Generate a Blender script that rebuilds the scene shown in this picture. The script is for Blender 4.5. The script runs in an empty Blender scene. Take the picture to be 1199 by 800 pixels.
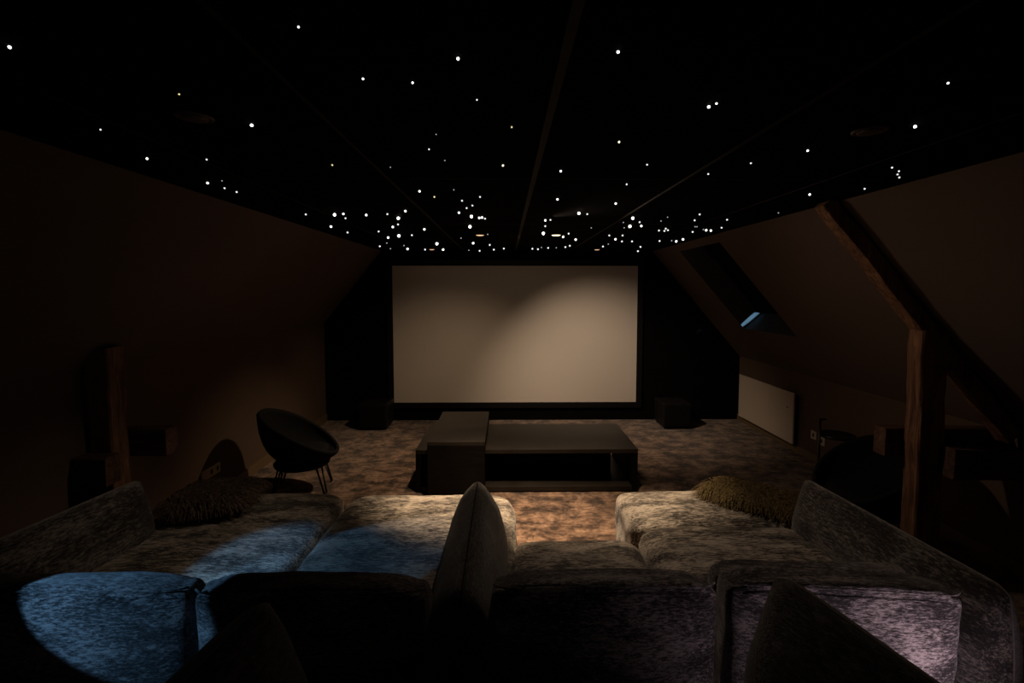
import bpy, bmesh, math, random
from mathutils import Vector, Matrix, noise

C = bpy.context.scene.collection
R = math.radians
random.seed(7)

# ------------------------------------------------------------------ materials
def new_mat(name):
    m = bpy.data.materials.new(name); m.use_nodes = True
    nt = m.node_tree; nt.nodes.clear()
    out = nt.nodes.new('ShaderNodeOutputMaterial')
    b = nt.nodes.new('ShaderNodeBsdfPrincipled')
    nt.links.new(b.outputs[0], out.inputs[0])
    return m, nt, b

def coords(nt, scale=(1, 1, 1)):
    tc = nt.nodes.new('ShaderNodeTexCoord'); mp = nt.nodes.new('ShaderNodeMapping')
    mp.inputs['Scale'].default_value = scale
    nt.links.new(tc.outputs['Object'], mp.inputs[0]); return mp.outputs[0]

def noise_tex(nt, vec, scale, detail=3, rough=.55, dist=0):
    n = nt.nodes.new('ShaderNodeTexNoise')
    n.inputs['Scale'].default_value = scale; n.inputs['Detail'].default_value = detail
    n.inputs['Roughness'].default_value = rough; n.inputs['Distortion'].default_value = dist
    nt.links.new(vec, n.inputs['Vector']); return n.outputs['Fac']

def ramp(nt, fac, stops):
    r = nt.nodes.new('ShaderNodeValToRGB'); e = r.color_ramp.elements
    while len(e) < len(stops): e.new(.5)
    for i, (p, c) in enumerate(stops):
        e[i].position = p; e[i].color = (*c, 1)
    nt.links.new(fac, r.inputs[0]); return r.outputs[0]

def mix(nt, a, b, f, mode='MIX'):
    m = nt.nodes.new('ShaderNodeMix'); m.data_type = 'RGBA'; m.blend_type = mode
    for s, v in ((m.inputs[0], f), (m.inputs[6], a), (m.inputs[7], b)):
        if hasattr(v, 'node'): nt.links.new(v, s)
        elif isinstance(v, tuple): s.default_value = (*v, 1)
        else: s.default_value = v
    return m.outputs[2]

def bump(nt, b, h, strength, dist=.01):
    bp = nt.nodes.new('ShaderNodeBump'); bp.inputs['Strength'].default_value = strength
    bp.inputs['Distance'].default_value = dist
    nt.links.new(h, bp.inputs['Height']); nt.links.new(bp.outputs[0], b.inputs['Normal'])

def plain(name, col, rough=.6, metal=0, var=.15, scale=12, spec=.3):
    m, nt, b = new_mat(name)
    n = noise_tex(nt, coords(nt), scale, 4)
    lo = tuple(c * (1 - var) for c in col); hi = tuple(min(1, c * (1 + var)) for c in col)
    nt.links.new(ramp(nt, n, [(.3, lo), (.7, hi)]), b.inputs['Base Color'])
    b.inputs['Roughness'].default_value = rough; b.inputs['Metallic'].default_value = metal
    b.inputs['Specular IOR Level'].default_value = spec
    return m

def emit(name, col, s):
    m, nt, b = new_mat(name)
    b.inputs['Base Color'].default_value = (0, 0, 0, 1)
    b.inputs['Emission Color'].default_value = (*col, 1); b.inputs['Emission Strength'].default_value = s
    m.cycles.emission_sampling = 'NONE'
    return m

def chenille(name, lo, mid, hi, streak=(9, 58, 58), cut=(.508, .541, .588), bs=.5):
    m, nt, b = new_mat(name)
    v = coords(nt, streak)
    n1 = noise_tex(nt, v, 2.3, 10, .80, .1)
    n2 = noise_tex(nt, coords(nt, (3.2, 8, 8)), 1.0, 4, .6, .3)
    fine = noise_tex(nt, coords(nt, (60, 420, 420)), 1.0, 2, .6)
    add = nt.nodes.new('ShaderNodeMath'); add.operation = 'MULTIPLY_ADD'
    nt.links.new(n2, add.inputs[0]); add.inputs[1].default_value = .28
    sc = nt.nodes.new('ShaderNodeMath'); sc.operation = 'MULTIPLY_ADD'
    nt.links.new(n1, sc.inputs[0]); sc.inputs[1].default_value = .62
    nt.links.new(add.outputs[0], sc.inputs[2]); add.inputs[2].default_value = .045
    sc2 = nt.nodes.new('ShaderNodeMath'); sc2.operation = 'MULTIPLY_ADD'
    nt.links.new(fine, sc2.inputs[0]); sc2.inputs[1].default_value = .10
    nt.links.new(sc.outputs[0], sc2.inputs[2])
    base = ramp(nt, sc2.outputs[0], [(cut[0], lo), (cut[1], mid), (cut[2], hi)])
    nt.links.new(base, b.inputs['Base Color'])
    b.inputs['Roughness'].default_value = .62
    b.inputs['Sheen Weight'].default_value = .6; b.inputs['Sheen Roughness'].default_value = .3
    b.inputs['Specular IOR Level'].default_value = .25
    hs = nt.nodes.new('ShaderNodeMath'); hs.operation = 'ADD'
    nt.links.new(sc2.outputs[0], hs.inputs[0]); nt.links.new(fine, hs.inputs[1])
    bump(nt, b, hs.outputs[0], bs, .006)
    return m

def carpet_mat():
    m, nt, b = new_mat('plush brown carpet')
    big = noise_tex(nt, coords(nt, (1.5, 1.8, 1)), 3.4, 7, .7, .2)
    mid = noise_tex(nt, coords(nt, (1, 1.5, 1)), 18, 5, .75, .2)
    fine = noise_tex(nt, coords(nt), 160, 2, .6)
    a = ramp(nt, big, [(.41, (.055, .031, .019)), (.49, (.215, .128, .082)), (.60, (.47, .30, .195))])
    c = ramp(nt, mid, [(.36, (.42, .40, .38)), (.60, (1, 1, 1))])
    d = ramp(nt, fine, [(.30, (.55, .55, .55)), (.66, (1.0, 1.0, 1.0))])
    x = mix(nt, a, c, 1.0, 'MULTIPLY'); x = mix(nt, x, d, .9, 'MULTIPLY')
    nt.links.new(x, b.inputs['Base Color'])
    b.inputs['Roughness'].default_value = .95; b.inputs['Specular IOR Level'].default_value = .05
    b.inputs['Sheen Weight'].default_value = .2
    h = nt.nodes.new('ShaderNodeMath'); h.operation = 'ADD'
    nt.links.new(big, h.inputs[0]); nt.links.new(fine, h.inputs[1])
    bump(nt, b, h.outputs[0], .7, .02)
    return m

def wood_mat(name, lo, hi, streak=(40, 40, 2.5), rough=.75, bs=.6, spec=.3):
    m, nt, b = new_mat(name)
    n = noise_tex(nt, coords(nt, streak), 1.0, 6, .7, 1.0)
    n2 = noise_tex(nt, coords(nt), 5, 3)
    a = ramp(nt, n, [(.33, lo), (.66, hi)]); c = ramp(nt, n2, [(.3, (.6, .6, .6)), (.7, (1, 1, 1))])
    nt.links.new(mix(nt, a, c, 1.0, 'MULTIPLY'), b.inputs['Base Color'])
    b.inputs['Roughness'].default_value = rough; b.inputs['Specular IOR Level'].default_value = spec
    bump(nt, b, n, bs, .01)
    return m

M = {}
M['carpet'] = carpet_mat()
M['wall'] = plain('taupe wall plaster', (.125, .084, .060), .9, 0, .05, 3, .1)
M['slope'] = plain('taupe sloped ceiling plaster', (.12, .088, .071), .9, 0, .05, 3, .1)
M['black_cloth'] = plain('black acoustic cloth', (.004, .0035, .0035), .95, 0, .2, 30, .03)
M['black_velvet'] = plain('black ceiling velvet', (.0030, .0026, .0026), .95, 0, .2, 20, .02)
M['seam'] = plain('dark ceiling batten', (.021, .017, .014), .7, 0, .1, 20, .2)
M['base'] = plain('painted baseboard', (.17, .115, .062), .5, 0, .05, 5, .4)
M['screen'] = plain('matte projection fabric', (.60, .54, .475), .9, 0, .015, 2, .05)
M['frame'] = plain('black screen frame', (.004, .004, .004), .6, 0, .1, 40, .2)
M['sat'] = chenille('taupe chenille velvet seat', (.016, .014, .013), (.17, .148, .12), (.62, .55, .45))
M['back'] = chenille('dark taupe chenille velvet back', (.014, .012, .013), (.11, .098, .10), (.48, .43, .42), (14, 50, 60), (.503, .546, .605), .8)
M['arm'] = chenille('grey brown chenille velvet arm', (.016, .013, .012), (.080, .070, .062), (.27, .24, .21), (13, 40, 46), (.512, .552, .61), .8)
M['arm_shaded'] = chenille('shaded chenille velvet arm', (.010, .009, .008), (.045, .040, .036), (.16, .145, .13), (13, 40, 46), (.512, .552, .61), .8)  # darker copy of the arm velvet, shade put into its colour
M['piping'] = plain('velvet piping', (.22, .20, .18), .6, 0, .2, 80, .2)
M['dark_seam'] = plain('dark seam cloth', (.03, .027, .025), .8, 0, .2, 80, .1)  # darker piping cloth for the divider arm seam
M['oak'] = wood_mat('aged brown oak timber', (.07, .032, .016), (.40, .20, .105), (30, 30, 2.0))
M['oak_h'] = wood_mat('aged brown oak timber lengthwise', (.04, .02, .012), (.19, .10, .062), (2.0, 34, 34))
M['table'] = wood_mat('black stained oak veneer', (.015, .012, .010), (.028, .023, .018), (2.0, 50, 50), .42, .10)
M['table_shaded'] = wood_mat('black stained oak veneer shaded', (.005, .004, .0036), (.009, .007, .006), (3, 50, 50), .7, .1, .05)  # veneer for panels and plinth, their shade put into the colour
M['shell'] = plain('black woven chair fabric', (.009, .0085, .009), .85, 0, .25, 140, .12)
M['steel'] = plain('black steel', (.012, .012, .012), .32, .6, .1, 30, .5)
M['speaker'] = plain('black speaker veneer', (.010, .009, .009), .45, 0, .1, 30, .3)
M['grille'] = plain('black speaker grille', (.005, .005, .005), .8, 0, .3, 300, .1)
M['radiator'] = plain('white enamelled radiator', (.62, .52, .42), .4, 0, .02, 3, .4)
M['rad_dark'] = plain('radiator rear housing', (.05, .045, .04), .6)
M['socket'] = plain('white socket plastic', (.62, .55, .45), .4, 0, .02, 8, .4)
M['socket_in'] = plain('socket recess dark', (.05, .04, .035), .5)
M['blind'] = plain('black skylight blind', (.006, .005, .005), .9, 0, .1, 10, .05)
M['reveal'] = plain('grey painted skylight reveal', (.10, .10, .105), .6, 0, .05, 10, .3)
M['rod'] = plain('aluminium', (.5, .5, .5), .3, 1, .05, 10, .5)
M['iron'] = plain('old iron', (.12, .11, .11), .35, 1, .1, 60, .5)
M['shag'] = plain('dark brown shaggy yarn', (.12, .086, .06), .8, 0, .95, 60, .2)
M['shag_gold'] = plain('olive gold shaggy yarn', (.125, .09, .036), .8, 0, .98, 70, .2)
M['core'] = plain('dark cushion core', (.012, .009, .007), .9, 0, .2, 20, .1)
M['star_L'] = emit('star light white bright', (1, .99, .95), 5.0)
M['star_m'] = emit('star light white', (1, .99, .95), 2.2)
M['star_s'] = emit('star light soft', (.95, .97, .95), 1.1)
M['star_x'] = emit('star light faint', (.9, .9, .9), .45)
M['star_my'] = emit('star light yellowish', (1, .95, .62), 1.6)
M['star_sy'] = emit('star light yellowish soft', (1, .88, .45), .9)
M['lamp_hi'] = emit('downlight lens bright', (1, .80, .42), 3.2)
M['lamp_mid'] = emit('downlight lens warm', (1, .62, .36), 1.0)
M['lamp_lo'] = emit('downlight lens dim', (1, .55, .36), .28)
M['lamp_off'] = plain('downlight rim', (.10, .075, .065), .4, .3, .1, 20, .5)

def glass_mat():
    m, nt, b = new_mat('skylight glass')
    b.inputs['Base Color'].default_value = (.5, .7, .9, 1); b.inputs['Transmission Weight'].default_value = .9
    b.inputs['Roughness'].default_value = .05
    return m
M['glass'] = glass_mat()

# ------------------------------------------------------------------ helpers
def obj(name, bm, mat, parent=None, smooth=True):
    me = bpy.data.meshes.new(name); bm.normal_update(); bm.to_mesh(me); bm.free()
    for m in (mat if isinstance(mat, (list, tuple)) else [mat]): me.materials.append(M[m])
    if smooth:
        for p in me.polygons: p.use_smooth = True
    o = bpy.data.objects.new(name, me); C.objects.link(o)
    if parent: o.parent = parent
    return o

def thing(name, label, cat, loc=(0, 0, 0), rz=0, group=None):
    o = bpy.data.objects.new(name, None); C.objects.link(o)
    o.location = loc; o.rotation_euler = (0, 0, rz); o.empty_display_size = .1
    return tag(o, label, cat, group)

def tag(o, label, cat, group=None):
    o['label'] = label; o['category'] = cat
    if group: o['group'] = group
    return o

def struct(name, bm, mat, smooth=False, parent=None):
    o = obj(name, bm, mat, parent, smooth)
    if not parent: o['kind'] = 'structure'
    return o

def box(bm, x0, x1, y0, y1, z0, z1, bev=0):
    r = bmesh.ops.create_cube(bm, size=1)
    vs = r['verts']
    bmesh.ops.scale(bm, vec=(x1 - x0, y1 - y0, z1 - z0), verts=vs)
    bmesh.ops.translate(bm, vec=((x0 + x1) / 2, (y0 + y1) / 2, (z0 + z1) / 2), verts=vs)
    if bev:
        es = list({e for v in vs for e in v.link_edges})
        bmesh.ops.bevel(bm, geom=es, offset=bev, segments=2, affect='EDGES', profile=.5)
    return bm

def bx(*a, **k): return box(bmesh.new(), *a, **k)

def tube(bm, pts, r, seg=10, cap=True):
    pts = [Vector(p) for p in pts]; rings = []
    rr = r if isinstance(r, (list, tuple)) else [r] * len(pts)
    a = None
    for i, p in enumerate(pts):
        t = (pts[min(i + 1, len(pts) - 1)] - pts[max(i - 1, 0)]).normalized()
        if a is None:
            a = t.orthogonal().normalized()
        else:
            a = (a - t * a.dot(t)).normalized()
        b = t.cross(a)
        rings.append([bm.verts.new(p + (a * math.cos(2 * math.pi * k / seg) + b * math.sin(2 * math.pi * k / seg)) * rr[i]) for k in range(seg)])
    for q, s in zip(rings, rings[1:]):
        for k in range(seg):
            bm.faces.new((q[k], q[(k + 1) % seg], s[(k + 1) % seg], s[k]))
    if cap:
        bm.faces.new(rings[0][::-1]); bm.faces.new(rings[-1])
    return bm

def lathe(bm, prof, seg=32, o=(0, 0, 0)):
    rings = [[bm.verts.new((o[0] + r * math.cos(2 * math.pi * k / seg), o[1] + r * math.sin(2 * math.pi * k / seg), o[2] + z)) for k in range(seg)] for r, z in prof]
    for a, b in zip(rings, rings[1:]):
        for k in range(seg): bm.faces.new((a[k], a[(k + 1) % seg], b[(k + 1) % seg], b[k]))
    bm.faces.new(rings[0][::-1]); bm.faces.new(rings[-1])
    return bm

def grid_faces(bm, fn, nu, nv):
    """closed-ish sheet from a function of (u,v) in 0..1"""
    g = [[bm.verts.new(fn(i / nu, j / nv)) for j in range(nv + 1)] for i in range(nu + 1)]
    for i in range(nu):
        for j in range(nv): bm.faces.new((g[i][j], g[i + 1][j], g[i + 1][j + 1], g[i][j + 1]))
    return g

def cushion(sx, sy, sz, n=6.0, div=26, puff=(0, 0, .0), seed=0, wr=.006, nz=None, gather=0):
    """soft upholstered block: a rounded box, bulging, with slack cloth; origin at its centre bottom"""
    bm = bmesh.new(); bmesh.ops.create_cube(bm, size=2)
    bmesh.ops.subdivide_edges(bm, edges=bm.edges[:], cuts=div, use_grid_fill=True)
    nz = nz or n
    for v in bm.verts:
        x, y, z = v.co
        # even out, then squeeze the cube to a super-ellipsoid
        x, y, z = (math.sin(c * math.pi / 2) * .35 + c * .65 for c in (x, y, z))
        d = (abs(x) ** n + abs(y) ** n + abs(z) ** nz) ** (1 / n)
        m = max(abs(x), abs(y), abs(z)); k = m / d
        x, y, z = x * k, y * k, z * k
        bxx = 1 + puff[0] * (1 - y * y) * (1 - z * z); byy = 1 + puff[1] * (1 - x * x) * (1 - z * z); bzz = 1 + (puff[2] * (1 - x ** 2) * (1 - y ** 2) if z > 0 else 0)
        p = Vector((x * bxx * sx / 2, y * byy * sy / 2, z * bzz * sz / 2))
        w = noise.noise(Vector((p.x * 2.2 + seed * 7, p.y * 4.5, p.z * 4.5 + seed))) * wr * 2.2 + noise.noise(Vector((p.x * 7 + seed, p.y * 12, p.z * 12))) * wr
        if gather:   # little pulled folds near the long front edge and along the sides
            e = max(0, abs(x) - .72) / .28
            w += math.sin(p.y * 95 + 3 * noise.noise(p * 5)) * gather * e * (1 if z > -.2 else 0)
        dirn = p.normalized(); v.co = p + dirn * w
        v.co.z += sz / 2
    return bm

def panel(L, H, T, seed=0, wr=.005, peak=0.0, cr=.10):
    """upright pillow-like arm: long along X, seam running up one end, along the ridge and down the other"""
    bm = bmesh.new(); nu, nv = 60, 34
    sides = []
    for sgn in (1, -1):
        def f(u, v, sgn=sgn):
            # u along length, v height
            uu = u * 2 - 1
            uu = math.sin(uu * math.pi / 2) * .5 + uu * .5
            h = v
            hh = 1 - (1 - h) ** 1.4 if h > 0 else 0
            # rounded upper corners of the outline
            top = 1 - cr * max(0, abs(uu) - .90) ** 1.5 / (.10 ** 1.5) * .35
            ex = 1 - .035 * (hh ** 3)
            t = (max(0, 1 - hh ** 2.6)) ** .62 * (max(0, 1 - abs(uu) ** 9)) ** .5
            t = max(t, .0)
            z = H * hh * top + peak * hh * abs(uu) ** 6
            x = uu * L / 2 * ex * (1 + .02 * math.sin(hh * 3.1))
            fold = 0
            if 0 < t:
                edge = math.exp(-((1 - hh) / .12) ** 2)
                fold = edge * math.sin(x * 120 + 4 * noise.noise(Vector((x * 4, seed, 0)))) * .0022
            y = sgn * (T / 2 * t + .004 + (noise.noise(Vector((x * 3 + seed, z * 5, sgn * 3.))) * wr * 2 + noise.noise(Vector((x * 9, z * 12 + seed, sgn * 3.))) * wr * .8 + fold) * min(1, t * 2))
            return (x, y, z)
        g = grid_faces(bm, f, nu, nv); sides.append(g)
    a, b = sides
    for i in range(nu): # ridge and underside strips
        bm.faces.new((a[i][nv], a[i + 1][nv], b[i + 1][nv], b[i][nv])); bm.faces.new((a[i][0], b[i][0], b[i + 1][0], a[i + 1][0]))
    for j in range(nv):
        bm.faces.new((a[0][j], a[0][j + 1], b[0][j + 1], b[0][j])); bm.faces.new((a[nu][j], b[nu][j], b[nu][j + 1], a[nu][j + 1]))
    bmesh.ops.recalc_face_normals(bm, faces=bm.faces[:])
    path = [((a[i][j].co + b[i][j].co) / 2) for i, j in [(0, j) for j in range(4, nv, 2)] + [(i, nv) for i in range(0, nu + 1, 2)] + [(nu, j) for j in range(nv - 2, 3, -2)]]
    path = [p.copy() for p in path]
    return bm, path

def timber(bm, p0, p1, w, d, seed=0, wob=.012, n=14, up=(0, 1, 0)):
    """hand-hewn beam from p0 to p1: w across, d along 'up'"""
    p0, p1 = Vector(p0), Vector(p1); t = (p1 - p0).normalized()
    b = Vector(up); b = (b - t * b.dot(t)).normalized(); a = t.cross(b)
    prof = [(-.5, -.44), (-.44, -.5), (0, -.5), (.44, -.5), (.5, -.44), (.5, 0), (.5, .44), (.44, .5), (0, .5), (-.44, .5), (-.5, .44), (-.5, 0)]
    rings = []
    for i in range(n + 1):
        c = p0.lerp(p1, i / n); s = i * .35 + seed * 11
        off = a * noise.noise(Vector((s, 1, 0))) * wob + b * noise.noise(Vector((s, 5, 0))) * wob * .5
        k = 1 + noise.noise(Vector((s, 9, 0))) * wob * 5
        rings.append([bm.verts.new(c + off + a * x * w * k + b * y * d * k + (a * x + b * y) * noise.noise(Vector((s * 3, x * 4, y * 4))) * wob) for x, y in prof])
    for q, r in zip(rings, rings[1:]):
        for k in range(12): bm.faces.new((q[k], q[(k + 1) % 12], r[(k + 1) % 12], r[k]))
    bm.faces.new(rings[0][::-1]); bm.faces.new(rings[-1])
    bmesh.ops.recalc_face_normals(bm, faces=bm.faces[:])
    return bm

def aim(o, target):
    d = Vector(target) - o.location; o.rotation_euler = d.to_track_quat('-Z', 'Y').to_euler()

def spot(name, loc, target, energy, size, blend, col, rad=.03):
    l = bpy.data.lights.new(name, 'SPOT'); l.energy = energy; l.spot_size = R(size); l.spot_blend = blend
    l.color = col; l.shadow_soft_size = rad
    o = bpy.data.objects.new(name, l); C.objects.link(o); o.location = loc; aim(o, target); return o

def area(name, loc, target, energy, sx, sy, col):
    l = bpy.data.lights.new(name, 'AREA'); l.shape = 'RECTANGLE'; l.size = sx; l.size_y = sy; l.energy = energy; l.color = col
    o = bpy.data.objects.new(name, l); C.objects.link(o); o.location = loc; aim(o, target); return o

# ------------------------------------------------------------------ room
YF, YB = 6.88, -2.4
XL, XR, HC = -2.55, 3.34, 2.40
CL, CR, KL, KR = -1.73, 2.06, 1.385, .91      # ceiling edges and heights of the low walls
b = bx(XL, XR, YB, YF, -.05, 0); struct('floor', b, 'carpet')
b = bx(XL - .1, XL, YB, YF, -.05, KL); struct('wall_left', b, 'wall')
b = bx(XR, XR + .1, YB, YF, -.05, KR); struct('wall_right', b, 'wall')
b = bx(CL, CR, YB, YF, HC, HC + .06); struct('ceiling', b, 'black_velvet')
b = bmesh.new()
prof = [(XL, -.05), (XR, -.05), (XR, KR), (CR, HC), (CL, HC), (XL, KL)]
f0 = [b.verts.new((x, YF, z)) for x, z in prof]; f1 = [b.verts.new((x, YF + .1, z)) for x, z in prof]
b.faces.new(f0); b.faces.new(f1[::-1])
for i in range(6): b.faces.new((f0[i], f1[i], f1[(i + 1) % 6], f0[(i + 1) % 6]))
bmesh.ops.recalc_face_normals(b, faces=b.faces[:]); struct('wall_front', b, 'black_cloth')

def quad(bm, *ps): bm.faces.new([bm.verts.new(p) for p in ps])
b = bmesh.new()
quad(b, (CL, YB, HC), (CL, YF, HC), (XL, YF, KL), (XL, YB, KL))
quad(b, (CL - .1, YB, HC + .06), (XL - .1, YB, KL), (XL - .1, YF, KL), (CL - .1, YF, HC + .06))
struct('wall_slope_left', b, 'slope')

SN = Vector((HC - KR, 0, XR - CR)).normalized()          # outward normal of the right slope
def SP(t, y, d=0):                                        # t from ceiling (0) to low wall (1), d outward
    return Vector((CR + (XR - CR) * t, y, HC + (KR - HC) * t)) + SN * d
t0, t1, ya, yb = .05, .685, 4.86, 5.97                   # skylight opening
b = bmesh.new()
quad(b, SP(0, YB), SP(1, YB), SP(1, ya), SP(0, ya))
quad(b, SP(0, yb), SP(1, yb), SP(1, YF), SP(0, YF))
quad(b, SP(0, ya), SP(t0, ya), SP(t0, yb), SP(0, yb))
quad(b, SP(t1, ya), SP(1, ya), SP(1, yb), SP(t1, yb))
struct('wall_slope_right', b, 'slope')

# skylight: reveals, sash, glass, blackout blind
DP = .34
win = bpy.data.objects.new('window_1', None); C.objects.link(win); win.location = SP(.4, 5.5); win['kind'] = 'structure'
def wpart(name, b, mat, smooth=False):
    o = obj(name, b, mat, win, smooth); o.matrix_parent_inverse = Matrix.Translation(-win.location); return o
b = bmesh.new()
quad(b, SP(t0, yb), SP(t1, yb), SP(t1, yb, DP), SP(t0, yb, DP))
quad(b, SP(t0, ya), SP(t0, ya, DP), SP(t1, ya, DP), SP(t1, ya))
quad(b, SP(t0, ya), SP(t0, yb), SP(t0, yb, DP), SP(t0, ya, DP))
quad(b, SP(t1, ya), SP(t1, ya, DP), SP(t1, yb, DP), SP(t1, yb))
wpart('reveal', b, 'reveal')
def sash(bm, t, y, dt, dy):
    vs = []
    for d in (DP - .05, DP):
        for (a, c) in ((t, y), (t + dt, y), (t + dt, y + dy), (t, y + dy)): vs.append(bm.verts.new(SP(a, c, d)))
    for q in ((0, 1, 2, 3), (7, 6, 5, 4), (0, 4, 5, 1), (1, 5, 6, 2), (2, 6, 7, 3), (3, 7, 4, 0)): bm.faces.new([vs[k] for k in q])
b = bmesh.new(); sash(b, t0, ya, t1 - t0, .05); sash(b, t0, yb - .05, t1 - t0, .05); sash(b, t1 - .03, ya, .03, yb - ya); sash(b, t0, ya, .03, yb - ya)
wpart('window_frame', b, 'reveal')
b = bmesh.new(); quad(b, SP(t0, ya, DP - .01), SP(t1, ya, DP - .01), SP(t1, yb, DP - .01), SP(t0, yb, DP - .01)); wpart('window_glass', b, 'glass')
b = bmesh.new(); quad(b, SP(t0, ya + .01, DP - .08), SP(t1 - .02, ya + .01, DP - .08), SP(t1 - .02, yb - .01, DP - .08), SP(t0, yb - .01, DP - .08)); wpart('blackout_blind', b, 'blind')
b = tube(bmesh.new(), [SP(t1 - .035, ya + .02, DP - .10), SP(t1 - .035, yb - .02, DP - .10)], .010, 8); wpart('blind_rail', b, 'blind', True)
b = bmesh.new()
tube(b, [SP(t1 - .05, ya + .10, DP - .12), SP(t1 - .05, ya + .20, DP - .12)], .009, 8)
tube(b, [SP(t1 - .05, ya + .15, DP - .12), SP(t1 - .05, ya + .15, DP - .08)], .007, 8); wpart('latch', b, 'rod', True)
# an unseen blocking plane outside the opening keeps the sky out
b = bmesh.new(); quad(b, SP(-.05, YB, DP + .08), SP(1.1, YB, DP + .08), SP(1.1, YF + .1, DP + .08), SP(-.05, YF + .1, DP + .08)); struct('sky_block_right', b, 'blind')

# baseboards
struct('baseboard_left', bx(XL + .001, XL + .018, YB, YF - .001, 0, .10, bev=.003), 'base')
struct('baseboard_right', bx(XR - .018, XR - .001, YB, YF - .001, 0, .08, bev=.003), 'base')

# ceiling battens and cloth seams
k = 0
for x, w, h in ((.137, .024, .012), (-.575, .013, .006), (.888, .013, .006), (1.600, .006, .003), (-1.29, .006, .003)):
    k += 1; struct('trim_%d' % k, bx(x - w / 2, x + w / 2, YB, YF - .002, HC - h, HC - .0005), 'seam')
for y in (2.45, 4.09, 5.73, .80):
    k += 1; struct('trim_%d' % k, bx(CL + .02, CR - .02, y - .003, y + .003, HC - .002, HC - .0004), 'seam')

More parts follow.
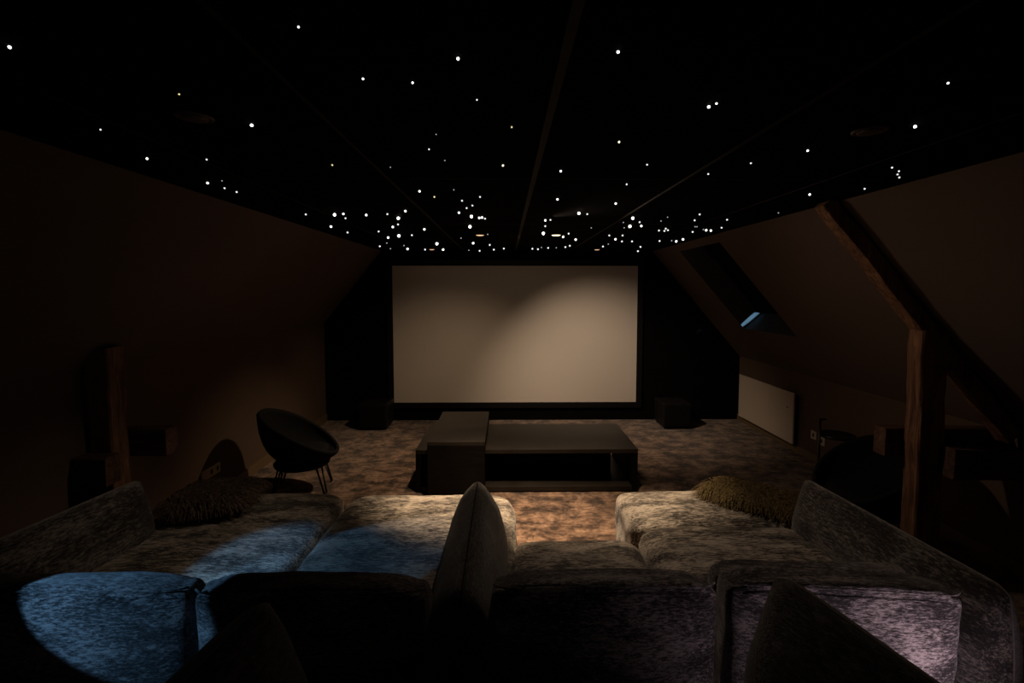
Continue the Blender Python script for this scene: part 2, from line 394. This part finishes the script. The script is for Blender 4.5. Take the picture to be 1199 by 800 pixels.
# ------------------------------------------------------------------ stars
STARS = [(-1.117,1.151,0.0044,'L'),(-0.431,1.059,0.0032,'m'),(-0.913,1.415,0.0033,'sy'),(-0.840,1.665,0.0064,'L'),(-1.381,1.721,0.0040,'s'),
(-1.488,2.085,0.0064,'m'),(-1.251,2.099,0.0049,'s'),(-1.514,2.541,0.0078,'m'),(-1.420,2.504,0.0041,'x'),(-1.503,2.672,0.0063,'s'),
(-1.494,2.773,0.0065,'s'),(-0.757,2.183,0.0051,'sy'),(-1.435,3.569,0.0084,'s'),(-0.369,1.307,0.0040,'m'),(-0.112,1.192,0.0046,'L'),
(-0.245,1.329,0.0040,'m'),(-0.082,1.444,0.0034,'s'),(0.021,1.677,0.0039,'sy'),(-0.244,1.760,0.0029,'x'),(-0.297,1.939,0.0045,'s'),
(-0.256,2.104,0.0035,'x'),(-0.011,2.176,0.0066,'my'),(-0.513,2.222,0.0037,'x'),(0.259,1.155,0.0044,'L'),(0.419,1.833,0.0056,'my'),
(0.253,2.273,0.0069,'m'),(0.617,2.158,0.0051,'s'),(0.625,2.550,0.0060,'s'),(0.311,2.958,0.0091,'m'),(0.691,3.093,0.0095,'m'),
(-1.224,3.554,0.0138,'L'),(-1.153,3.529,0.0108,'m'),(-1.210,3.751,0.0089,'s'),(-1.485,4.217,0.0130,'m'),(-1.483,4.649,0.0110,'s'),
(-1.005,3.578,0.0110,'m'),(-0.845,3.545,0.0084,'s'),(-0.687,3.401,0.0104,'m'),(-0.804,3.715,0.0144,'L'),(-0.888,4.088,0.0097,'s'),
(-0.964,4.232,0.0130,'m'),(-1.173,4.573,0.0108,'s'),(-1.203,5.066,0.0157,'m'),(-1.051,4.874,0.0190,'L'),(-0.922,4.866,0.0115,'s'),
(-0.721,4.390,0.0135,'m'),(-1.368,5.693,0.0095,'x'),(-1.545,6.068,0.0144,'s'),(-1.501,6.436,0.0107,'x'),(-1.235,6.000,0.0100,'x'),
(-1.271,6.398,0.0199,'m'),(-1.066,6.531,0.0156,'s'),(-0.473,2.733,0.0084,'m'),(-0.416,2.902,0.0068,'sy'),(-0.282,2.705,0.0045,'x'),
(-0.149,2.898,0.0068,'s'),(-0.265,3.019,0.0071,'s'),(-0.213,3.188,0.0075,'s'),(-0.258,3.286,0.0077,'s'),(-0.326,3.465,0.0106,'m'),
(-0.250,3.625,0.0140,'L'),(-0.197,3.707,0.0114,'m'),(-0.175,3.685,0.0113,'m'),(-0.156,3.755,0.0089,'s'),(-0.301,4.186,0.0163,'L'),
(-0.174,4.808,0.0080,'x'),(-0.465,5.152,0.0086,'x'),(-0.792,5.689,0.0200,'L'),(-0.823,6.498,0.0200,'m'),(-0.370,5.633,0.0175,'m'),
(-0.497,6.678,0.0111,'x'),(-0.354,6.728,0.0161,'s'),(-0.188,5.873,0.0140,'s'),(-0.155,6.532,0.0156,'s'),(-0.022,6.374,0.0152,'s'),
(0.309,3.828,0.0118,'m'),(0.348,3.820,0.0090,'s'),(0.337,4.179,0.0099,'s'),(0.358,4.658,0.0182,'L'),(0.583,4.973,0.0154,'m'),
(0.605,4.718,0.0112,'s'),(0.746,5.232,0.0162,'m'),(0.349,6.395,0.0152,'s'),(0.426,6.459,0.0154,'s'),(0.456,6.247,0.0104,'x'),
(0.543,6.267,0.0149,'s'),(0.649,6.282,0.0105,'x'),(0.748,6.143,0.0146,'s'),(0.781,5.970,0.0142,'s'),(0.516,3.467,0.0134,'L'),
(0.585,3.527,0.0083,'s'),(0.750,4.305,0.0071,'x'),(0.955,3.693,0.0143,'L'),(1.071,3.928,0.0093,'s'),(1.145,4.145,0.0128,'m'),
(1.049,4.147,0.0161,'L'),(0.948,3.960,0.0066,'x'),(1.037,4.295,0.0071,'x'),(1.160,4.869,0.0115,'s'),(1.028,4.871,0.0115,'s'),
(1.162,5.192,0.0161,'m'),(1.291,5.443,0.0129,'s'),(1.402,5.441,0.0129,'s'),(1.202,6.056,0.0144,'s'),(1.211,5.783,0.0096,'x'),
(1.681,6.108,0.0145,'s'),(1.825,6.757,0.0161,'s'),(0.954,2.324,0.0055,'s'),(1.212,3.678,0.0061,'x'),(1.227,3.880,0.0064,'x'),
(1.396,4.469,0.0106,'s'),(1.414,4.335,0.0103,'s'),(1.454,4.494,0.0106,'s'),(1.470,4.444,0.0105,'s'),(1.693,5.391,0.0128,'s'),
(1.824,5.383,0.0089,'x'),(1.881,5.404,0.0167,'m'),(1.879,5.192,0.0161,'m'),(1.742,4.568,0.0108,'s'),(1.472,3.824,0.0090,'s'),
(1.395,3.532,0.0083,'s'),(1.627,4.213,0.0070,'x'),(1.643,4.213,0.0070,'x'),(1.778,4.410,0.0073,'x'),(1.808,4.419,0.0136,'m'),
(1.860,4.443,0.0137,'m'),(1.879,4.265,0.0101,'s'),(1.710,3.789,0.0089,'s'),(0.606,1.484,0.0057,'L'),(0.619,1.461,0.0044,'m'),
(1.171,1.313,0.0040,'m'),(1.367,1.649,0.0063,'L'),(1.183,1.934,0.0059,'m'),(1.057,2.128,0.0050,'s'),(1.725,2.195,0.0052,'s'),
(1.807,2.258,0.0053,'s'),(1.851,2.320,0.0054,'s'),(1.909,2.381,0.0056,'s'),(1.934,2.644,0.0062,'s'),(1.730,2.795,0.0085,'m'),
(1.927,3.465,0.0057,'x')]

def star_mesh(key):
    bm = bmesh.new(); bmesh.ops.create_icosphere(bm, subdivisions=2, radius=1)
    me = bpy.data.meshes.new('star_light'); bm.to_mesh(me); bm.free(); me.materials.append(M['star_' + key])
    for p in me.polygons: p.use_smooth = True
    return me
SM = {k: star_mesh(k) for k in ('L', 'm', 's', 'x', 'my', 'sy')}
WORD = {'L': 'large bright white', 'm': 'medium white', 's': 'small white', 'x': 'faint tiny white', 'my': 'medium yellowish', 'sy': 'small yellowish'}
for x, y, r, kk in STARS:
    o = bpy.data.objects.new('ceiling_star_light', SM[kk]); C.objects.link(o)
    r *= .74; o.location = (x, y, HC - r); o.scale = (r, r, r)
    col = 'in outer left panel' if x < -.575 else 'left of centre rail' if x < .137 else 'right of centre rail' if x < .888 else 'in outer right panel'
    row = 'nearest panel row' if y < 2.45 else 'second panel row' if y < 4.09 else 'third panel row' if y < 5.73 else 'panel row by screen'
    tag(o, '%s star light %s, %s' % (WORD[kk], col, row), 'star light', 'star lights in the black ceiling')

# ------------------------------------------------------------------ downlights
DL = [(-.254, 4.895, 'lamp_mid', 'warm glowing recessed downlight left of the centre rail, above the table', .042),
      (.501, 4.885, 'lamp_hi', 'brightest golden recessed downlight, right of the centre rail', .046),
      (-.985, 6.60, 'lamp_mid', 'dim orange recessed downlight by the screen, left of the centre rail', .036),
      (1.231, 6.60, 'lamp_mid', 'dim orange recessed downlight by the screen, right of the centre rail', .036),
      (-.987, 1.602, 'lamp_off', 'unlit dark recessed downlight near the left sloped wall', .042),
      (1.256, 1.706, 'lamp_off', 'unlit dark recessed downlight near the right sloped wall', .042)]
for x, y, lm, lab, r in DL:
    t = thing('ceiling_downlight', lab, 'downlight', (x, y, HC), 0, 'recessed ceiling downlights')
    bm = bmesh.new(); seg = 28
    pr = [(r * .98, -.004), (r * 1.15, -.006), (r * 1.3, -.003), (r * 1.3, -.0005)]
    rings = [[bm.verts.new((q * math.cos(2 * math.pi * k / seg), q * math.sin(2 * math.pi * k / seg), z)) for k in range(seg)] for q, z in pr]
    for a_, b_ in zip(rings, rings[1:]):
        for k in range(seg): bm.faces.new((a_[k], b_[k], b_[(k + 1) % seg], a_[(k + 1) % seg]))
    obj('rim', bm, 'black_velvet' if lm != 'lamp_off' else 'lamp_off', t)
    bm = lathe(bmesh.new(), [(.001, -.0115), (r * .6, -.010), (r * .9, -.006), (r * .97, -.001)], 24)
    obj('lens', bm, lm, t)

# ------------------------------------------------------------------ screen
t = thing('projection_screen', 'wide pale projection screen in a black frame on the front wall', 'projector screen', (.1375, YF - .03, .265))
x0, x1, z0, z1 = -1.575 - .1375, 1.85 - .1375, 0, 1.925
obj('screen_fabric', bx(x0, x1, -.012, -.004, z0, z1), 'screen', t, False)
b = bmesh.new()
for a in ((x0 - .08, x0, -.02, .028, z0 - .08, z1 + .08), (x1, x1 + .08, -.02, .028, z0 - .08, z1 + .08), (x0, x1, -.02, .028, z1, z1 + .08), (x0, x1, -.02, .028, z0 - .08, z0)): box(b, *a)
obj('frame', b, 'frame', t, False)

# ------------------------------------------------------------------ subwoofers
for x, lab in ((-1.755, 'black box subwoofer on the carpet left of the screen'), (2.285, 'black box subwoofer on the carpet right of the screen')):
    t = thing('subwoofer', lab, 'speaker', (x, 6.56, 0), 0, 'subwoofers beside the screen')
    obj('cabinet', bx(-.185, .185, -.18, .22, .03, .345, bev=.006), 'speaker', t, False)
    obj('grille', bx(-.165, .165, -.205, -.181, .045, .325, bev=.006), 'grille', t, False)
    for sx in (-.15, .15):
        for sy in (-.14, .18):
            obj('foot', lathe(bmesh.new(), [(.016, .0), (.02, .006), (.02, .03)], 16, (sx, sy, 0)), 'steel', t)

# ------------------------------------------------------------------ coffee table and bridge table
t = thing('coffee_table', 'long low black-stained oak coffee table on the brown carpet', 'coffee table', (.195, 4.80, 0))
w, d = 1.015, .43
obj('table_top', bx(-w, w, -d, d, .362, .40, bev=.003), 'table', t, False)
obj('side_panel', bx(-w, -w + .05, -d, d, .012, .361, bev=.002), 'table_shaded', t, False)
obj('side_panel', bx(w - .05, w, -d, d, .012, .361, bev=.002), 'table_shaded', t, False)
obj('bottom_panel', bx(-w + .051, w - .051, -d, d, .012, .055, bev=.002), 'table', t, False)
obj('back_panel', bx(-w + .12, w - .16, -.02, .01, .056, .330, bev=.002), 'table_shaded', t, False)
obj('shelf_rail', bx(-w + .12, w - .16, -.06, .05, .331, .350, bev=.002), 'table', t, False)
obj('plinth', bx(-w + .06, w - .06, -d + .05, d - .05, 0, .011), 'table_shaded', t, False)
t = thing('bridge_table', 'taller black side table bridging the left end of the coffee table', 'side table', (-.44, 4.80, 0))
obj('table_top', bx(-.255, .255, -.545, .545, .475, .51, bev=.003), 'table', t, False)
obj('leg_panel', bx(-.255, .255, -.545, -.505, 0, .474, bev=.002), 'table_shaded', t, False)
obj('leg_panel', bx(-.255, .255, .505, .545, 0, .474, bev=.002), 'table_shaded', t, False)

# ------------------------------------------------------------------ shell armchairs
def shell_chair(lab, loc, rz):
    t = thing('shell_armchair', lab, 'armchair', loc, rz, 'black shell armchairs')
    def rim(th):
        c, s = math.cos(th), math.sin(th)
        return Vector((.345 * c, .335 * s, .555 - .195 * c + .02 * s * s))
    def pt(th, q, inner):
        # q 0 rim .. 1 bottom centre
        r0 = rim(th); sh = .035 if inner else 0
        rad = math.cos(q * math.pi / 2) ** .62; dep = math.sin(q * math.pi / 2) ** (1.0)
        bot = Vector((.02, 0, .285 + sh * 1.2)); 
        x = bot.x + (r0.x * (1 - sh / .37) - bot.x) * rad; y = r0.y * (1 - sh / .37) * rad
        z = r0.z + (bot.z - r0.z) * dep
        return Vector((x, y, z))
    bm = bmesh.new(); seg, nq = 56, 18; rings = []
    path = [(q / nq * .97, False) for q in range(nq, -1, -1)] + ['lip'] + [(q / nq * .97, True) for q in range(0, nq + 1)]
    for e in path:
        if e == 'lip':
            rings.append([bm.verts.new((pt(2 * math.pi * k / seg, 0, False) + pt(2 * math.pi * k / seg, 0, True)) / 2 + Vector((0, 0, .016))) for k in range(seg)])
        else: rings.append([bm.verts.new(pt(2 * math.pi * k / seg, *e)) for k in range(seg)])
    for a, b_ in zip(rings, rings[1:]):
        for k in range(seg): bm.faces.new((a[k], a[(k + 1) % seg], b_[(k + 1) % seg], b_[k]))
    bm.faces.new(rings[0]); bm.faces.new(rings[-1][::-1]); bmesh.ops.recalc_face_normals(bm, faces=bm.faces[:])
    obj('shell', bm, 'shell', t)
    obj('seat_cushion', lathe(bmesh.new(), [(.001, .335), (.20, .335), (.235, .36), (.225, .39), (.17, .405), (.001, .41)], 36, (.03, 0, 0)), 'shell', t)
    obj('base_ring', lathe(bmesh.new(), [(.19, .245), (.235, .25), (.245, .275), (.21, .30), (.10, .305)], 36, (.02, 0, 0)), 'shell', t)
    for a in (35, 145, 215, 325):
        c, s = math.cos(R(a)), math.sin(R(a)); tx, ty = -s * .032, c * .032
        top = Vector((.02 + .20 * c, .20 * s, .262)); ft = Vector((.02 + .275 * c, .275 * s, .008))
        p = [top + Vector((tx, ty, 0)), ft + Vector((tx * .45, ty * .45, .012)), ft, ft + Vector((-tx * .45, -ty * .45, .012)), top - Vector((tx, ty, 0))]
        obj('leg', tube(bmesh.new(), p, .0085, 8), 'steel', t)
    return t
shell_chair('black round shell armchair on hairpin legs by the left wall', (-1.90, 4.45, 0), R(10))
shell_chair('black round shell armchair in shadow behind the right timber post', (2.64, 3.46, 0), R(190))

# ------------------------------------------------------------------ small side table at the right
t = thing('side_table', 'small round black side table with a slim pole handle by the right wall', 'side table', (2.74, 3.94, 0))
obj('tabletop', lathe(bmesh.new(), [(.11, .640), (.131, .641), (.135, .648), (.135, .660), (.128, .662), (.122, .653), (.001, .653)], 40), 'steel', t)
obj('pole', tube(bmesh.new(), [(-.145, 0, .012), (-.145, 0, .785)], .009, 12), 'steel', t)
obj('handle', tube(bmesh.new(), [(-.155, 0, .787), (-.095, 0, .787)], .008, 10), 'steel', t)
obj('base', lathe(bmesh.new(), [(.14, 0), (.15, .004), (.15, .010), (.14, .012)], 40, (-.02, 0, 0)), 'steel', t)

# ------------------------------------------------------------------ radiator and sockets
t = thing('panel_radiator', 'flat white panel radiator on the low right wall', 'radiator', (XR, 6.06, .10))
obj('front_panel', bx(-.085, -.065, -.645, .645, 0, .585, bev=.004), 'radiator', t, False)
obj('rear_housing', bx(-.064, -.02, -.60, .60, .03, .555), 'rad_dark', t, False)
for y in (-.45, .45): obj('bracket', bx(-.0195, -.001, y - .02, y + .02, .1, .5), 'rad_dark', t, False)
obj('thermostat_dot', lathe(bmesh.new(), [(.008, -.002), (.010, 0), (.008, .002)], 16), 'socket_in', t).matrix_local = Matrix.Translation((-.087, -.53, .40)) @ Matrix.Rotation(R(90), 4, 'Y')

def socket_strip(lab, x, yc, zc, n, sgn, g=None, marks=1):
    t = thing('wall_socket', lab, 'socket', (x, yc, zc), 0, g)
    L = .088 * n
    obj('plate', bx(min(0, sgn * .009) , max(0, sgn * .009), -L / 2, L / 2, -.044, .044, bev=.002), 'socket', t, False)
    for i in range(n):
        yy = (i - (n - 1) / 2) * .088
        o = obj('outlet', lathe(bmesh.new(), [(.027, 0), (.027, .0015), (.022, .0020), (.001, .0005)], 20), 'socket_in' if marks else 'socket', t)
        o.matrix_local = Matrix.Translation((sgn * .0092, yy, 0)) @ Matrix.Rotation(R(90) * sgn, 4, 'Y') @ Matrix.Diagonal((.85, .62, 1, 1))
        if i == 0 and n == 3: o.matrix_local = o.matrix_local @ Matrix.Diagonal((.9, .35, 1, 1))
    return t
socket_strip('white triple wall socket low on the left wall', XL + .001, 4.165, .285, 3, 1)
socket_strip('white single wall plate beside the side table pole, upper of two', XR - .001, 5.16, .285, 1, -1, None, 1)
socket_strip('white wall plate under the side table top, lower of two', XR - .001, 5.02, .262, 1, -1, None, 1)

# ------------------------------------------------------------------ timber frames
t = thing('timber_frame', 'dark aged oak roof truss with post, rafter and tie beam, right side', 'timber frame', (2.67, 3.06, 0))
def tp(name, bm, mat, smooth=False):
    o = obj(name, bm, mat, t, smooth); o.matrix_parent_inverse = Matrix.Translation(-t.location); return o
TY = 3.06
def under(x, d): # a point d under the right slope in the truss plane
    tt = (x - CR) / (XR - CR); return SP(tt, TY, -d)
tp('post', timber(bmesh.new(), (2.70, TY, 0), (2.685, TY, 1.60), .165, .12, 1, .014, 18), 'oak')
tp('rafter', timber(bmesh.new(), under(2.03, .055), under(3.30, .075), .092, .10, 2, .018, 18), 'oak')
tp('tie_beam', timber(bmesh.new(), (2.74, 2.94, .785), (3.33, 2.94, .765), .105, .185, 3, .008, 8, (0, 0, 1)), 'oak_h')
tp('tie_beam', timber(bmesh.new(), (2.50, 3.18, .85), (3.33, 3.18, .84), .10, .185, 4, .008, 8, (0, 0, 1)), 'oak_h')
bb = lathe(bmesh.new(), [(.019, 0), (.022, .004), (.015, .010), (.011, .013), (.001, .014)], 14)
o = obj('bolt', bb, 'iron', t); o.matrix_parent_inverse = Matrix.Translation(-t.location); o.matrix_local = o.matrix_local
o.matrix_basis = Matrix.Translation((2.855, 2.884, .765)) @ Matrix.Rotation(R(90), 4, 'X')

t = thing('timber_frame', 'dark aged oak post with beam stub against the left wall', 'timber frame', (-2.46, 3.0, 0))
tp('post', timber(bmesh.new(), (-2.455, 3.02, 0), (-2.475, 3.02, 1.50), .15, .14, 6, .014, 16), 'oak')
tp('tie_beam', timber(bmesh.new(), (-2.54, 3.15, .875), (-2.17, 3.15, .875), .11, .17, 7, .006, 6, (0, 0, 1)), 'oak_h')
tp('tie_beam', timber(bmesh.new(), (-2.54, 2.89, .78), (-2.345, 2.89, .78), .11, .17, 8, .006, 6, (0, 0, 1)), 'oak_h')

# ------------------------------------------------------------------ front row: four lounge modules
def place(o, loc, rz=0, rx=0, ry=0):
    o.location = loc; o.rotation_euler = (rx, ry, rz); return o

def add_panel(t, name, mat, loc, rz, L, H, T, seed, ridge='piping', **k):
    bm, path = panel(L, H, T, seed, **k)
    o = obj(name, bm, mat, t); place(o, loc, rz)
    s = obj('seam_piping', tube(bmesh.new(), path, .0035, 6), ridge, o)
    return o

def back_piping(parent, sx, sy, sz, n=9, lift=0):
    pts = []
    for i in range(41):
        u = -1 + 2 * i / 40; uu = math.sin(u * math.pi / 2) * .35 + u * .65
        a = abs(u) * .985; k = (1 - a ** 7) ** (1 / 7)
        pts.append((math.copysign(a, u) * sx / 2, -sy / 2 * k * .962, sz * .977 + lift * (1 - u * u)))
    return obj('seam_piping', tube(bmesh.new(), pts, .0040, 6), 'back', parent)

def backrest(t, x0, x1, y, zt, ry=0, rz=0, seed=0, th=.25, rx=0):
    sx = x1 - x0; H = zt - .06
    bm = cushion(sx, th, H, 7, 34, (0.0, .42, .012), seed, .006, 16)
    for v in bm.verts:                       # the pad narrows towards its ridge
        f = max(0, v.co.z / H); k = 1 - .42 * f ** 2
        v.co.y = -th / 2 + (v.co.y + th / 2) * k
    o = obj('backrest', bm, 'back', t); place(o, ((x0 + x1) / 2 - t.location.x, y + th / 2 - t.location.y, .06), rz, rx, ry)
    back_piping(o, sx, th, H, lift=.008)
    return o

def seat(t, name, x0, x1, y0, y1, zt, n=7, seed=0, puff=.04, gather=.0):
    bm = cushion(x1 - x0, y1 - y0, zt - .05, n, 34, (0, 0, puff), seed, .007, gather=gather)
    o = obj(name, bm, 'sat', t); place(o, ((x0 + x1) / 2 - t.location.x, (y0 + y1) / 2 - t.location.y, .05)); return o

def plinth(t, x0, x1, y0, y1):
    lx, ly = t.location.x, t.location.y
    obj('plinth', bx(x0 - lx, x1 - lx, y0 - ly, y1 - ly, 0, .055), 'core', t, False)

G = 'lounge modules of the front sofa row'
# 1 far left chaise
t = thing('lounge_module', 'leftmost chaise module with blue-lit back, left arm and shaggy brown cushion on it', 'sofa', (-1.70, 2.6, 0), 0, G)
plinth(t, -2.12, -1.16, 2.0, 3.35)
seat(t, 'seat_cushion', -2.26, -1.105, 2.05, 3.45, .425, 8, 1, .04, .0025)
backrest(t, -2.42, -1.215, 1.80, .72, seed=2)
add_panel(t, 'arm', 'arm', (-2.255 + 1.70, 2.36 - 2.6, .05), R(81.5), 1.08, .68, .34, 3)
# 2 wide chaise with the divider arm
t = thing('lounge_module', 'wide chaise module second from left, with pointed divider arm on its right', 'sofa', (-.55, 2.6, 0), 0, G)
plinth(t, -1.04, -.02, 2.0, 3.3)
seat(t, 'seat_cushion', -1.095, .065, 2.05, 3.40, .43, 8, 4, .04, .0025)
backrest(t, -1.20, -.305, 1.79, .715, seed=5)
add_panel(t, 'arm', 'arm_shaded', (-.165 + .55, 2.29 - 2.6, .05), R(90), 1.16, .68, .40, 6, ridge='dark_seam')
# 3 short seat
t = thing('lounge_module', 'short seat module right of the divider arm, third from left', 'sofa', (.40, 2.4, 0), 0, G)
plinth(t, .10, .70, 2.0, 2.7)
seat(t, 'seat_cushion', .035, .765, 2.02, 2.78, .42, 7, 7, .05, .002)
backrest(t, -.055, .825, 1.80, .72, seed=8)
o = obj('back_cushion', cushion(.60, .12, .335, 7, 22, (0, .1, .02), 9, .006), 'back', t); place(o, (.06, -.44, .325), 0, R(-3))
# 4 right chaise with arm
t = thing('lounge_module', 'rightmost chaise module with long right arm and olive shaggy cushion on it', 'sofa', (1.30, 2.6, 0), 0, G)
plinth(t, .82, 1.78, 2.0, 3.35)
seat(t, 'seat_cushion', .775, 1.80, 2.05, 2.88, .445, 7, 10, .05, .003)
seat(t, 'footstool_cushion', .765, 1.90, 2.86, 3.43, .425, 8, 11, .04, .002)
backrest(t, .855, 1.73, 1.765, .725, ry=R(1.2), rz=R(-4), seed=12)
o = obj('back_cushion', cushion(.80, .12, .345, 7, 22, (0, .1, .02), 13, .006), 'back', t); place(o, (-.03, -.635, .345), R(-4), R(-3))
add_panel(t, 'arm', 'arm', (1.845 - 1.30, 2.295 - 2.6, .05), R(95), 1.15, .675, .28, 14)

# ------------------------------------------------------------------ shaggy cushions
def shaggy(name, lab, loc, rz, sx, sy, mat, n, ln, seed, lean=(1, 0), tilt=0, HH=.112):
    random.seed(seed)
    t = thing(name, lab, 'cushion', loc, rz); t.rotation_euler = (0, tilt, rz)
    obj('cushion_core', cushion(sx, sy, HH * .9, 4, 14, (0, 0, .1), seed, .004), 'core', t)
    bm = bmesh.new()
    for i in range(n):
        u, v = random.uniform(-1, 1), random.uniform(-1, 1)
        k = (abs(u) ** 4 + abs(v) ** 4) ** .25; k = max(abs(u), abs(v)) / max(k, 1e-3)
        x, y = u * k * sx / 2, v * k * sy / 2
        h = .012 + HH * (.5 + .5 * (max(0, 1 - abs(u * k) ** 4 - abs(v * k) ** 4)) ** .5)
        L = ln * random.uniform(.6, 1.15); a = random.gauss(0, .55)
        dx, dy = lean[0] + u * .9, lean[1] + v * .9
        d = Vector((dx * math.cos(a) - dy * math.sin(a), dx * math.sin(a) + dy * math.cos(a), 0)).normalized()
        w = Vector((-d.y, d.x, 0)) * .0028; p = Vector((x, y, h - .006)); pr = None
        rise = random.uniform(.3, 1.0)
        for s in range(4):
            f = s / 3; q = p + d * L * f + Vector((0, 0, L * (rise * f - (rise + .35) * f * f)))
            ww = w * (1 - f * .6)
            cur = (bm.verts.new(q - ww), bm.verts.new(q + ww))
            if pr: bm.faces.new((pr[0], pr[1], cur[1], cur[0]))
            pr = cur
    o = obj('shaggy_pile', bm, mat, t); o['kind'] = 'stuff'
    return t
shaggy('shaggy_cushion', 'dark brown long-pile shaggy cushion lying on the leftmost chaise', (-1.90, 3.14, .435), R(8), .48, .46, 'shag', 6000, .085, 3, (.8, .5))
shaggy('shaggy_cushion', 'olive gold shaggy cushion lying on the rightmost chaise', (1.68, 3.19, .435), R(-42),   .64, .36, 'shag_gold', 7000, .095, 5, (.9, -.3), 0, .048)

# ------------------------------------------------------------------ second row on its platform (only the arm ends reach the frame)
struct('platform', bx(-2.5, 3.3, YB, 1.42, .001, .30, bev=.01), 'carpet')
t = thing('rear_sofa', 'dark velvet sofa of the raised second row, only its two pointed arms in view', 'sofa', (.06, .75, .30))
obj('plinth', bx(-.55, .50, -.55, .30, 0, .06), 'core', t, False)
o = obj('seat_cushion', cushion(.98, .95, .34, 7, 24, (0, 0, .04), 21, .006), 'sat', t); place(o, (-.02, -.15, .06))
add_panel(t, 'arm', 'arm_shaded', (-.675 - .06, .655 - .75, .03), R(83), 1.16, .745, .46, 22)
add_panel(t, 'arm', 'arm_shaded', (.865 - .06, .725 - .75, .04), R(104), 1.16, .755, .36, 23)

# ------------------------------------------------------------------ lights
WARM = (1.0, .72, .47)
spot('downlight_and_fill', (-.254, 4.88, 2.37), (-.85, 6.25, -.1), 48, 98, 1.0, WARM, .03)
spot('downlight_and_fill', (.501, 4.87, 2.37), (1.30, 6.50, .25), 150, 86, 1.0, (1.0, .76, .55), .03)
spot('downlight_and_fill', (.10, 4.90, 2.37), (.20, 6.9, .3), 6, 146, 1.0, WARM, .05)  # added fill lifting the upper screen, no downlight at this spot
spot('downlight_and_fill', (-.16, 3.52, 2.37), (-.12, 3.62, 0), 370, 60, .95, WARM, .03)
spot('downlight_and_fill', (.75, 3.60, 2.37), (.68, 3.58, 0), 200, 60, .95, WARM, .03)
spot('downlight_and_fill', (-.254, 4.88, 2.37), (-1.45, 4.85, 0), 82, 74, 1.0, WARM, .03)
spot('downlight_and_fill', (.35, 3.70, 2.37), (1.7, 2.75, .7), 30, 132, 1.0, (1.0, .74, .56), .05)  # added wide fill for right slope, rafter and post, not a downlight
spot('downlight_and_fill', (.0, 3.10, 2.37), (-2.0, 2.75, .35), 20, 42, 1.0, (1.0, .76, .56), .04)  # added fill on the left arm and brown cushion, not a downlight
BLUE = (.22, .55, 1.0)
spot('blue_beam', (-2.38, 1.10, 1.28), (-1.565, 1.80, .71), 36, 23, .12, BLUE, .012)
spot('blue_beam', (-2.0, 1.0, 1.90), (-1.35, 2.52, .42), 78, 14.5, .5, BLUE, .03)
spot('mauve_beam', (1.74, 1.18, .36), (1.42, 1.85, .50), 15.0, 92, 1.0, (1.0, .74, .84), .06)  # unseen low lamp placed to put mauve light on the right backs
lk = spot('skylight_leak', SP(t1 - .022, ya + .06, .20), SP(t1 - .022, yb, .16), 75, 24, .3, (.35, .70, 1.0), .004)
zz = (SP(t1 - .022, ya + .06, .20) - SP(t1 - .022, yb, .16)).normalized(); yy = (SP(1, 0) - SP(0, 0)).normalized(); xx = yy.cross(zz)
lk.rotation_euler = Matrix((xx, yy, zz)).transposed().to_euler(); lk.scale = (1, .12, 1)

w = bpy.data.worlds.new('world'); bpy.context.scene.world = w; w.use_nodes = True
w.node_tree.nodes['Background'].inputs[0].default_value = (1.0, .80, .66, 1)
w.node_tree.nodes['Background'].inputs[1].default_value = .032

# ------------------------------------------------------------------ camera
cam = bpy.data.cameras.new('camera'); co = bpy.data.objects.new('camera', cam); C.objects.link(co)
co.location = (0, 0, 1.85)
yaw, pitch = math.atan(7.5 / 572), math.atan(35 / math.hypot(572, 7.5))
co.rotation_euler = (math.pi / 2 - pitch, 0, -yaw)
cam.sensor_width = 36; cam.lens = 572 / 1199 * 36; cam.shift_y = -25 / 1199; cam.clip_start = .02
bpy.context.scene.camera = co
sc = bpy.context.scene
sc.view_settings.view_transform = 'Standard'; sc.view_settings.look = 'None'
sc.cycles.use_denoising = True
sc.cycles.max_bounces = 8; sc.cycles.diffuse_bounces = 5
